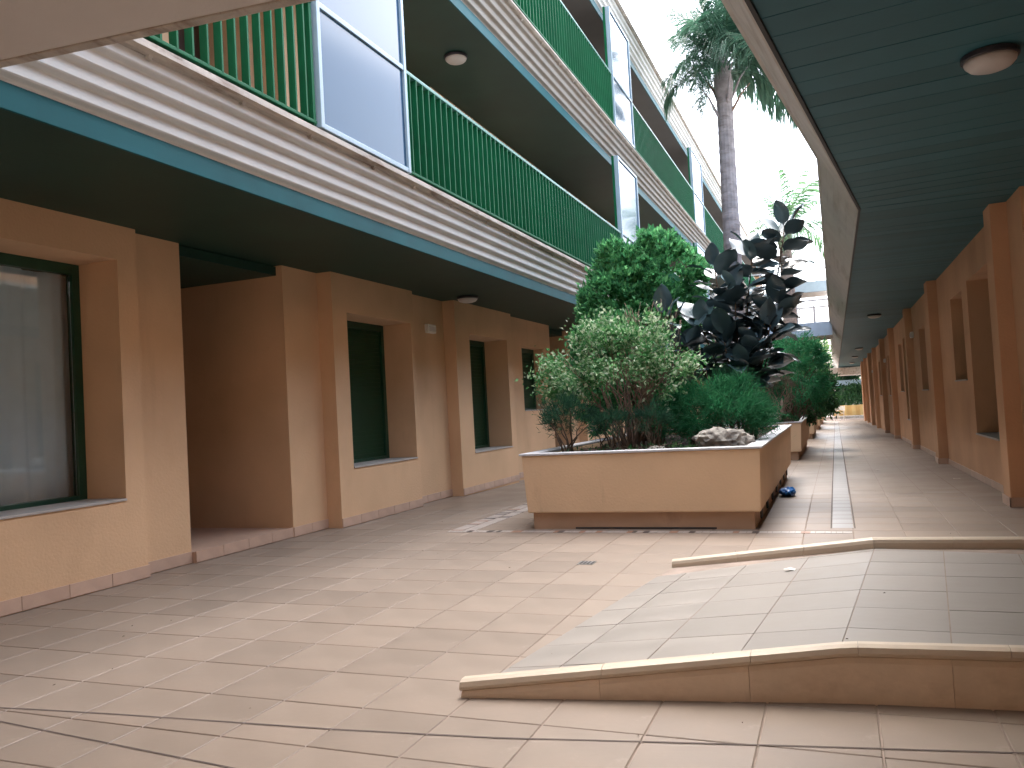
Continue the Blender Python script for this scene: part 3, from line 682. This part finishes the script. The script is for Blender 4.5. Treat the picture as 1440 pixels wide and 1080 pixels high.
# feathery asparagus-like shrub
t = empty('feathery_shrub', (-1.12, 8.8, .66), 'soft feathery green shrub behind the rock', 'shrub')
cl = ell(110, (-1.2, 8.72, .94), (.58, .42, .36), .6, -.25); stems('stems', (-1.12, 8.85, .6), [tuple(p) for p in cl[0][:40]], .008, TWIG, t, .05)
crown(cl, 150, .085, .095, .0055, FERN, t, upw=.15, rand=.8)
cl2 = ell(26, (-.98, 8.9, 1.18), (.24, .25, .17), .6); crown(cl2, 150, .07, .085, .0055, FERN, t, 'plume', upw=.15, rand=.8)
# dry twigs under the conifer
t = empty('dry_bush', (-1.9, 9.2, .66), 'bare brown twigs between the conifer and the variegated shrub', 'shrub')
stems('twigs', (-1.95, 9.3, .6), [(-1.9+random.gauss(0, .22), 9.2+random.gauss(0, .12), random.uniform(1.9, 2.32)) for _ in range(46)], .008, DRY, t, .1)
t = empty('dry_bush', (-1.55, 9.1, .66), 'thin bare stems standing left of the rubber plant foot', 'shrub')
stems('twigs', (-1.45, 9.2, .6), [(-1.45+random.gauss(0, .3), 9.1+random.gauss(0, .12), random.uniform(1.1, 1.7)) for _ in range(30)], .007, DRY, t, .1)
# rubber plant: every big leaf a piece of its own
t = empty('rubber_plant', (-1.0, 9.85, .66), 'tall rubber plant with big glossy blackish leaves', 'plant')
def rubleaf(L, W, curl, fold):
    n, m = 9, 4; V = []; Fc = []
    for i in range(n+1):
        u = i/n; w_ = W*.5*(math.sin(math.pi*min(1, u*.97+.02)**.85)**.75) if 0 < i < n else .002
        for j in range(-m//2, m//2+1):
            v = j/(m/2); V.append((u*L, v*w_, curl*L*(-u*u) + fold*w_*abs(v)**1.3 + .012*math.sin(7*u+2*v)*abs(v)))
    for i in range(n):
        for j in range(m): q = i*(m+1)+j; Fc.append((q, q+1, q+m+2, q+m+1))
    me = bpy.data.meshes.new('leaf'); me.from_pydata(V, [], Fc); me.materials.append(RUBBER); me.polygons.foreach_set('use_smooth', [True]*len(Fc)); return me
rl = [rubleaf(.32, .205, .06, .18), rubleaf(.34, .21, .16, .12), rubleaf(.30, .19, .0, .28), rubleaf(.32, .205, .24, .15)]
stb = MB()
STM = [((-.95, 9.9, .6), (-.42, 9.9, 3.08), 22), ((-1.0, 9.85, .6), (-.78, 9.85, 2.85), 22), ((-1.05, 9.8, .6), (-1.22, 9.8, 2.68), 19), ((-1.1, 9.7, .6), (-1.80, 9.6, 2.15), 13), ((-.98, 9.75, .6), (-.98, 9.6, 2.36), 18), ((-.9, 9.9, .6), (-.52, 9.75, 2.2), 15), ((-1.05, 9.7, .6), (-1.40, 9.55, 2.05), 15), ((-1, 9.7, .6), (-1.12, 9.4, 1.85), 13), ((-.95, 9.7, .6), (-.75, 9.45, 1.75), 13), ((-1.0, 9.7, .6), (-1.55, 9.45, 1.80), 12), ((-.9, 9.8, .6), (-.62, 9.55, 1.95), 12), ((-1.0, 9.7, .6), (-.92, 9.35, 1.55), 11)]
for (s, e, nl) in STM:
    s, e = Vector(s), Vector(e); ln = (e-s).length; pts = []
    for k in range(9): u = k/8; p = s.lerp(e, u); p += Vector((math.sin(u*3+e.x*5)*.05, math.cos(u*3)*.04, 0))*math.sin(math.pi*u); pts.append(p)
    stb.tube(pts, [.016*(1-.6*k/8) for k in range(9)], 6)
    ph = random.uniform(0, 6.28)
    nl = int(nl*1.9)
    for k in range(nl):
        d_ = (k/nl)**1.05*min(1.55, ln*.8); u = 1 - d_/ln; i_ = min(7, int(u*8)); p = pts[i_].lerp(pts[i_+1], u*8-i_)
        if p.z < 1.3 or len(t.children) > 290: continue
        ph += 2.4 + random.uniform(-.4, .4); el = R(58 - 50*min(1, k/7) + random.uniform(-18, 18)); sc_ = random.uniform(.85, 1.2)
        dv = Vector((math.cos(ph)*math.cos(el), math.sin(ph)*math.cos(el)*.8 - .12, math.sin(el))).normalized()
        q = dv.to_track_quat('X', 'Z'); o = inst(random.choice(rl), 'leaf', t, p + dv*.05 - t.location); o.rotation_mode = 'QUATERNION'
        from mathutils import Quaternion
        o.rotation_quaternion = q @ Quaternion((1, 0, 0), random.uniform(-.6, .6)); o.scale = (sc_, sc_, sc_)
        stb.tube([p, p+dv*.055], .004, 4)
stb.build('stems', TWIG, t, smooth=True)
# low leaves and weeds on the soil
t = empty('weeds', (-1.9, 7.75, .66), 'straggly weeds along the front edge of the big planter', 'plant')
pw = np.column_stack([rng.uniform(-2.6, -1.2, 170), rng.uniform(7.6, 8.1, 170), rng.uniform(.66, .74, 170)]); npmesh('leaves', *leafmesh(pw, rng.normal(size=(170, 3))*.6 + np.array((0, 0, .6)), .06, .02), BUSH, t)
stems('stems', (-1.9, 7.8, .63), [(rng.uniform(-2.6, -1.3), rng.uniform(7.6, 8.0), .76) for _ in range(18)], .004, DRY, t, .05)
# generic shrubs of the planters further off
def shrub(c, r, n, per, L, W, m, label, name='shrub', zb=None, cat='shrub', stem=TWIG, **kw):
    z0 = zf(c[1])+.64 if zb is None else zb
    t = empty(name, (c[0], c[1], z0), label, cat); cl = ell(n, c, r, .6, -.8); stems('stems', (c[0], c[1], z0-.03), [tuple(p) for p in cl[0][:16]], .015, stem, t, .06)
    crown(cl, per, .13*max(r), L, W, m, t, **kw); return t
shrub((-.80, 17.9, 1.62), (.72, .8, .78), 90, 110, .12, .016, FERN, 'large soft dark green shrub filling the second planter', upw=.1, rand=.8)
shrub((-.55, 20.2, 1.2), (.55, .9, .75), 70, 80, .10, .04, BUSH, 'dark leafy shrub at the back of the second planter')
t = shrub((-.98, 16.95, 1.25), (.30, .28, .27), 30, 40, .05, .012, BROWNL, 'small round dry brown bush on a bare trunk', 'dry_bush', stem=DRY, upw=.2)
MB().tube([(-.98, 16.95, .5), (-.97, 16.95, .8), (-.98, 16.95, 1.1)], [.035, .028, .02], 8).build('trunk', DRY, t, smooth=True)
shrub((-1.2, 16.75, .72), (.10, .08, .09), 14, 20, .04, .03, mat('white_petal', (.62, .62, .56), .6, .1, 9), 'clump of white flowers beside the dry bush', 'flower_clump', cat='flowers')
shrub((-.85, 16.7, .68), (.16, .1, .08), 12, 25, .07, .03, BUSH, 'low broad leaves at the front of the second planter', 'low_plant', cat='plant')
shrub((-1.9, 18.5, 1.5), (.7, 1.2, .9), 70, 70, .11, .04, BUSH, 'dense shrub at the left of the second planter behind the rubber plant')
shrub((-.95, 28.0, 1.05), (.6, .9, .8), 60, 70, .13, .045, BUSH, 'loose green shrub in the third planter')
shrub((-1.6, 30.5, 1.5), (.9, 1.2, 1.3), 70, 70, .14, .05, FERN, 'tall dark shrub in the third planter')
shrub((-.7, 38.0, .95), (.55, 1.0, .8), 50, 60, .16, .06, BUSH, 'green shrub in the fourth planter')
shrub((-1.8, 39.0, 1.6), (1.0, 1.4, 1.5), 60, 60, .18, .07, BUSH, 'big dark shrub in the fourth planter')
shrub((-.6, 47.5, .7), (.6, 1.0, .8), 50, 60, .16, .06, JUN, 'bluish dark shrub in the last planter')
# palms
def frond(L, n, droop, lf, name='frond', wid=.02, fm=None):
    b = MB(); P = []; 
    for k in range(13):
        u = k/12; P.append(Vector((L*(u - .22*droop*u*u*u), 0, L*(.55*u*(1-.2*droop) - .55*droop*u*u))))
    b.tube(P, [.022*(1-u/12*.85) for u in range(13)], 4)
    def at(u): k = min(11, int(u*12)); return P[k].lerp(P[k+1], u*12-k), (P[k+1]-P[k]).normalized()
    for k in range(n):
        u = .14 + .86*k/n; p, tg = at(u)
        for s in (-1, 1):
            l = lf*(.55 + .75*math.sin(math.pi*min(1, u*.95+.05)))*random.uniform(.8, 1.1)
            d = (tg*random.uniform(.35, .75) + Vector((0, s, 0))*random.uniform(.5, 1) + Vector((0, 0, random.uniform(-.35, .5)))).normalized()
            q = [p]; 
            for j in range(3): d = (d + Vector((0, 0, -.38*(j+.6)))).normalized(); q.append(q[-1] + d*l/3)
            sd_ = d.cross(Vector((0, 0, 1))); sd_ = (sd_.normalized() if sd_.length > .01 else Vector((1, 0, 0)))*wid*.5; tw = tg*wid*.3
            i = len(b.v)
            for j, pt in enumerate(q): w_ = (.6, 1, .8, .12)[j]; b.v += [tuple(pt+(sd_+tw)*w_), tuple(pt-(sd_+tw)*w_)]
            for j in range(3): b.f.append((i+2*j, i+2*j+1, i+2*j+3, i+2*j+2))
    me = bpy.data.meshes.new(name); me.from_pydata(b.v, [], b.f); me.materials.append(fm or FROND); return me
def palm(x, y, zt, r0, r1, label, L, n, lf, barkm, fm=None, lean=(0, 0), stubs=True, nl=46, wid=.022):
    z0 = zf(y)+.6; t = empty('palm_tree', (x, y, z0), label, 'palm tree'); b = MB(); pts = []; rad = []; K = 70
    for k in range(K+1):
        u = k/K; z = z0 + (zt-z0)*u; ring = .025*r0*(1 if k % 2 else -.6); pts.append((x+lean[0]*u*u, y+lean[1]*u, z)); rad.append(r0+(r1-r0)*u+ring + (.10*r0*max(0, 1-u*8)))
    b.tube(pts, rad, 14).build('trunk', barkm, t)
    tx, ty = x+lean[0], y+lean[1]
    MB().tube([(tx, ty, zt), (tx, ty, zt+.35), (tx, ty, zt+.8), (tx, ty, zt+1.1)], [r1, r1*1.25, r1*.8, r1*.4], 12).build('crown_shaft', barkm, t, smooth=True)
    fms = [frond(L, nl, dr, lf, wid=wid, fm=fm) for dr in (.5, .8, 1.1, 1.35)]
    for k in range(n):
        u = k/(n-1); o = inst(fms[min(3, int(u*4))], 'frond', t, Vector((tx, ty, zt+.75-.25*u)) - t.location)
        o.rotation_euler = (random.uniform(-.2, .2), R(-58+64*u+random.uniform(-8, 8)), k*2.399+random.uniform(-.25, .25)); s = random.uniform(.85, 1.1)*(.72 if math.cos(o.rotation_euler.z) < -.25 else 1); o.scale = (s, s, s)
    if stubs:
        for k in range(7):
            a = k*2.4+.4; l = random.uniform(.5, .85); zz = zt - random.uniform(-.15, .45); d = Vector((math.cos(a), math.sin(a), 0))
            p0 = Vector((tx, ty, zz)) + d*r1*.8
            MB().tube([p0, p0+d*.10+Vector((0, 0, .25*l)), p0+d*.22+Vector((0, 0, .6*l)), p0+d*.42+Vector((0, 0, .95*l))], [.035, .028, .02, .008], 5).build('stub', DRY if k % 2 else barkm, t, smooth=True)
    return t
palm(-1.80, 17.5, 7.4, .19, .16, 'tall palm with drooping fronds rising from the second planter', 2.4, 30, .78, BARK, lean=(.04, 0), nl=100, wid=.025)
palm(-1.25, 29.2, 6.1, .27, .20, 'second palm with a rough trunk behind the rubber plant', 2.0, 20, .6, BARK2, fm=FROND2, stubs=False, nl=50)

# ================================================================== SMALL THINGS
def lamp(x, y, z, r, label):
    t = empty('ceiling_lamp', (x, y, z), label, 'ceiling lamp', 'round ceiling lamps')
    MB().lathe([(r*.9, 0), (r, -.008), (r, -.03), (r*.95, -.036)], (x, y, z), 28).build('ring', LAMPD, t, smooth=False)
    MB().lathe([(r*.92, -.034), (r*.88, -.052), (r*.74, -.072), (r*.45, -.086), (r*.15, -.091)], (x, y, z), 28).build('diffuser', LAMPW, t, smooth=True)
lamp(.85, 4.8, 2.852, .135, 'large round ceiling lamp nearest the camera under the right arcade')
lamp(.92, 19.8, 2.85, .15, 'second round lamp under the right arcade ceiling'); lamp(.98, 34.3, 2.85, .15, 'third round lamp under the right arcade ceiling'); lamp(1.0, 50, 2.85, .15, 'farthest round lamp under the right arcade ceiling'); lamp(1.0, 42, 2.85, .15, 'fourth round lamp under the right arcade ceiling')
lamp(-4.62, 10.25, 2.76, .15, 'round lamp under the ground floor soffit on the left'); lamp(-4.22, 9.4, 5.71, .15, 'round lamp on the ceiling of the first gallery')
def wallbox(x, y, z, s, label):
    t = empty('emergency_light', (x, y, z), label, 'wall light', 'small white wall lights')
    a, c = sorted((x, x+s*.055)); MB().box(a, c, y-.12, y+.12, z-.06, z+.06).build('housing', WHITE, t, bevel=.01)
    a, c = sorted((x+s*.055, x+s*.062)); MB().box(a, c, y-.09, y+.09, z-.04, z+.03).build('lens', LAMPW, t)
wallbox(-5.1, 9.97, 2.33, 1, 'small white emergency light on the left wall between two windows')
for y, z, l in ((19.0, 2.28, 'first small white light on the right wall'), (29.2, 2.12, 'second small white light on the right wall'), (38.6, 2.0, 'third small white light on the right wall')): wallbox(1.6, y, z, -1, l)
# curtain behind the near window
V = []; Fc = []; nx, nz_ = 90, 3
for j in range(nz_+1):
    for i in range(nx+1): y = 1.9+2.92*i/nx; V.append((-5.63+.028*math.sin(i*.62+.3*math.sin(j))+.012*math.sin(i*1.7), y, .66+1.76*j/nz_))
for j in range(nz_):
    for i in range(nx): q = j*(nx+1)+i; Fc.append((q, q+1, q+nx+2, q+nx+1))
b = MB(); b.v = V; b.f = Fc; tag(b.build('curtain', CURT, smooth=True), 'pale sheer curtain hanging behind the near left window', 'curtain')
# rock
bm = bmesh.new(); bmesh.ops.create_icosphere(bm, subdivisions=4, radius=1)
from mathutils import noise
for v in bm.verts:
    p = v.co.copy(); n1 = noise.fractal(p*1.3+Vector((3, 1, 2)), 1, 2, 4); n2 = noise.turbulence(p*5, 3, False)
    v.co = p*(1+.28*n1-.14*n2); v.co.x *= .25; v.co.y *= .18; v.co.z = max(v.co.z*.15, -.1)
me = bpy.data.meshes.new('rock'); bm.to_mesh(me); bm.free(); me.materials.append(ROCK)
rk = bpy.data.objects.new('rock', me); rk.location = (-1.02, 8.05, .74); rk.rotation_euler.z = .15; col.objects.link(rk); tag(rk, 'pitted grey rock at the front of the big planter', 'rock')
for (x, y, s, l) in ((-1.62, 7.85, .07, 'small dark stone left of the pitted rock'), (-1.85, 7.75, .05, 'smallest dark stone at the planter front')):
    o = bpy.data.objects.new('stone', me); o.location = (x, y, .69); o.scale = (s*5, s*5, s*5); col.objects.link(o); tag(o, l, 'stone')
# blue plastic litter
bm = bmesh.new(); bmesh.ops.create_icosphere(bm, subdivisions=3, radius=1)
for v in bm.verts:
    p = v.co.copy(); v.co = p*(1+.5*noise.fractal(p*2.2+Vector((8, 3, 1)), 1, 2, 3)); v.co.x *= .085; v.co.y *= .17; v.co.z = max(v.co.z*.05*(1+.8*noise.noise(p*3)), -.045)
me = bpy.data.meshes.new('plastic_bag'); bm.to_mesh(me); bm.free(); me.materials.append(BAG)
o = bpy.data.objects.new('plastic_bag', me); o.location = (-.575, 9.95, .047); col.objects.link(o); tag(o, 'crumpled blue plastic bag at the foot of the big planter', 'bag')
def scrap(x, y, z, s, label, m=PAPER, name='paper_scrap', cat='litter'):
    b = MB(); a = random.uniform(0, 3); 
    P = [(s*math.cos(a+k*1.05)*random.uniform(.5, 1), s*.6*math.sin(a+k*1.05)*random.uniform(.6, 1), .004+random.uniform(0, .012)) for k in range(6)]
    b.v = [(x+p[0], y+p[1], z+p[2]) for p in P] + [(x, y, z+.014)]; b.f = [(k, (k+1) % 6, 6) for k in range(6)]
    c = MB(); c.v = b.v; c.f = b.f; tag(c.build(name, m, at=(x, y, z)), label, cat)
scrap(-.31, 5.05, rz(-.31, 5.05), .05, 'white paper scrap on the ramp'); scrap(1.36, 11.7, zf(11.7), .07, 'white paper scrap by the right wall'); scrap(.52, 13.5, zf(13.5), .05, 'pale paper scrap on the passage floor')
dv = empty('floor_drain', (-1.78, 5.83, .002), 'small grey drain cover in the floor in front of the planter', 'drain'); MB().box(-1.84, -1.72, 5.77, 5.89, -.002, .003).build('frame', STEEL, dv)
for k in range(4): MB().box(-1.825+k*.028, -1.81+k*.028, 5.785, 5.875, .003, .0042).build('slot', DARK, dv)
b = MB()
for k in range(38):
    x, y = random.uniform(-4.2, .9), 2.6+random.random()**1.4*6; s = random.uniform(.004, .010); a = random.uniform(0, 6)
    if PX0-.1 < x < PX1+.1 and y > 7.3: continue
    z = (rz(x, y) if (x > RL_(y) and fr(x)+.07 < y < rr(x)-.05) else 0)+.003
    b.quad((x+s*math.cos(a), y+s*math.sin(a), z), (x-s*.5*math.sin(a), y+s*.5*math.cos(a), z+.004), (x-s*math.cos(a), y-s*math.sin(a), z+.001), (x+s*.5*math.sin(a), y-s*.5*math.cos(a), z+.003))
tag(b.build('leaf_litter', TWIG), 'tiny dry leaf bits scattered over the tiles', 'leaf litter', kind='stuff')

# ================================================================== FAR END
ew = empty('low_wall', (1.2, 62, -.7), 'low ochre wall with piers across the far end', 'wall')
MB().box(-.2, 6, 62, 62.3, -.9, .25).build('body', YWALL, ew)
for k in range(9): MB().box(-.1+k*.55, .18+k*.55, 61.9, 62, -.9, .27).build('pier', YWALL, ew)
MB().box(-6, 7, 60.5, 61.5, -1.2, -.45).build('step', LEDGE, ew)
hd = empty('hedge', (2.5, 66, -.7), 'dark green hedge behind the low end wall', 'hedge')
cl = ell(120, (2.8, 66, .6), (4.5, 1.2, 1.1), .4); crown(cl, 60, .4, .22, .1, BUSH, hd)
def tree(x, y, zt, r, m, label, n=80, per=70, L=.28, W=.12):
    t = empty('tree', (x, y, -1), label, 'tree'); cl = ell(n, (x, y, zt-r), (r, r, r), .5); stems('trunk', (x, y, -1.2), [tuple(p) for p in cl[0][:10]], .12, TWIG, t, .15); crown(cl, per, .22*r, L, W, m, t)
tree(-2.6, 68, 6.2, 2.3, LIME, 'light yellow green tree far behind the footbridges'); tree(.2, 74, 3.4, 1.8, BUSH, 'dark tree at the far end of the passage'); tree(-5.5, 60, 7.0, 2.5, BUSH, 'dark tree at the far left end'); tree(5.2, 80, 4.2, 2.6, BUSH, 'dark round tree beyond the end wall')
aw = empty('canopy', (2, 72, 1), 'pale blue canopy edge beyond the hedge', 'canopy'); MB().box(-.5, 7, 70.5, 73, 1.75, 2.15).build('roof', mat('canopy_blue', (.45, .58, .72), .6), aw)
for x in (0, 3.2, 6.4): MB().box(x-.06, x+.06, 70.6, 70.72, -1, 1.75).build('post', WHITE, aw)
for q, (x, a, l) in enumerate(((-.05, .5, 'white garden chair folded at the far end, leaning left'), (.25, -.35, 'white garden chair folded at the far end, leaning right'))):
    t = empty('folding_chair', (x, 53.5+q*.4, zf(53)), l, 'chair', 'folded chairs at the far end', rz=a); z = zf(53)
    for s in (-.2, .2):
        for d in (-1, 1): inst(MB().tube([(s, -.25*d, .0), (s, .25*d, .85)], .014, 5).build('leg', WHITE, t, at=wloc(t)).data, 'leg', t, (0, 0, 0)) if False else None
    me_l = bpy.data.meshes.new('leg'); bb = MB().tube([(0, -.22, 0), (0, .22, .9)], .016, 5); me_l.from_pydata(bb.v, [], bb.f); me_l.materials.append(WHITE)
    for s in (-.2, .2):
        inst(me_l, 'leg', t, (s, 0, 0)); inst(me_l, 'leg', t, (s*.9, 0, 0), (0, 0, math.pi))
    bb = MB().hexa([(-.2, -.2, .44), (.2, -.2, .44), (.2, .16, .44), (-.2, .16, .44)], [(-.2, -.2, .47), (.2, -.2, .47), (.2, .16, .47), (-.2, .16, .47)]); me_s = bpy.data.meshes.new('seat'); me_s.from_pydata(bb.v, [], bb.f); me_s.materials.append(WHITE); inst(me_s, 'seat', t, (0, 0, 0))
    bb = MB().box(-.2, .2, .18, .21, .62, .88); me_b = bpy.data.meshes.new('backrest'); me_b.from_pydata(bb.v, [], bb.f); me_b.materials.append(WHITE); inst(me_b, 'backrest', t, (0, 0, 0))
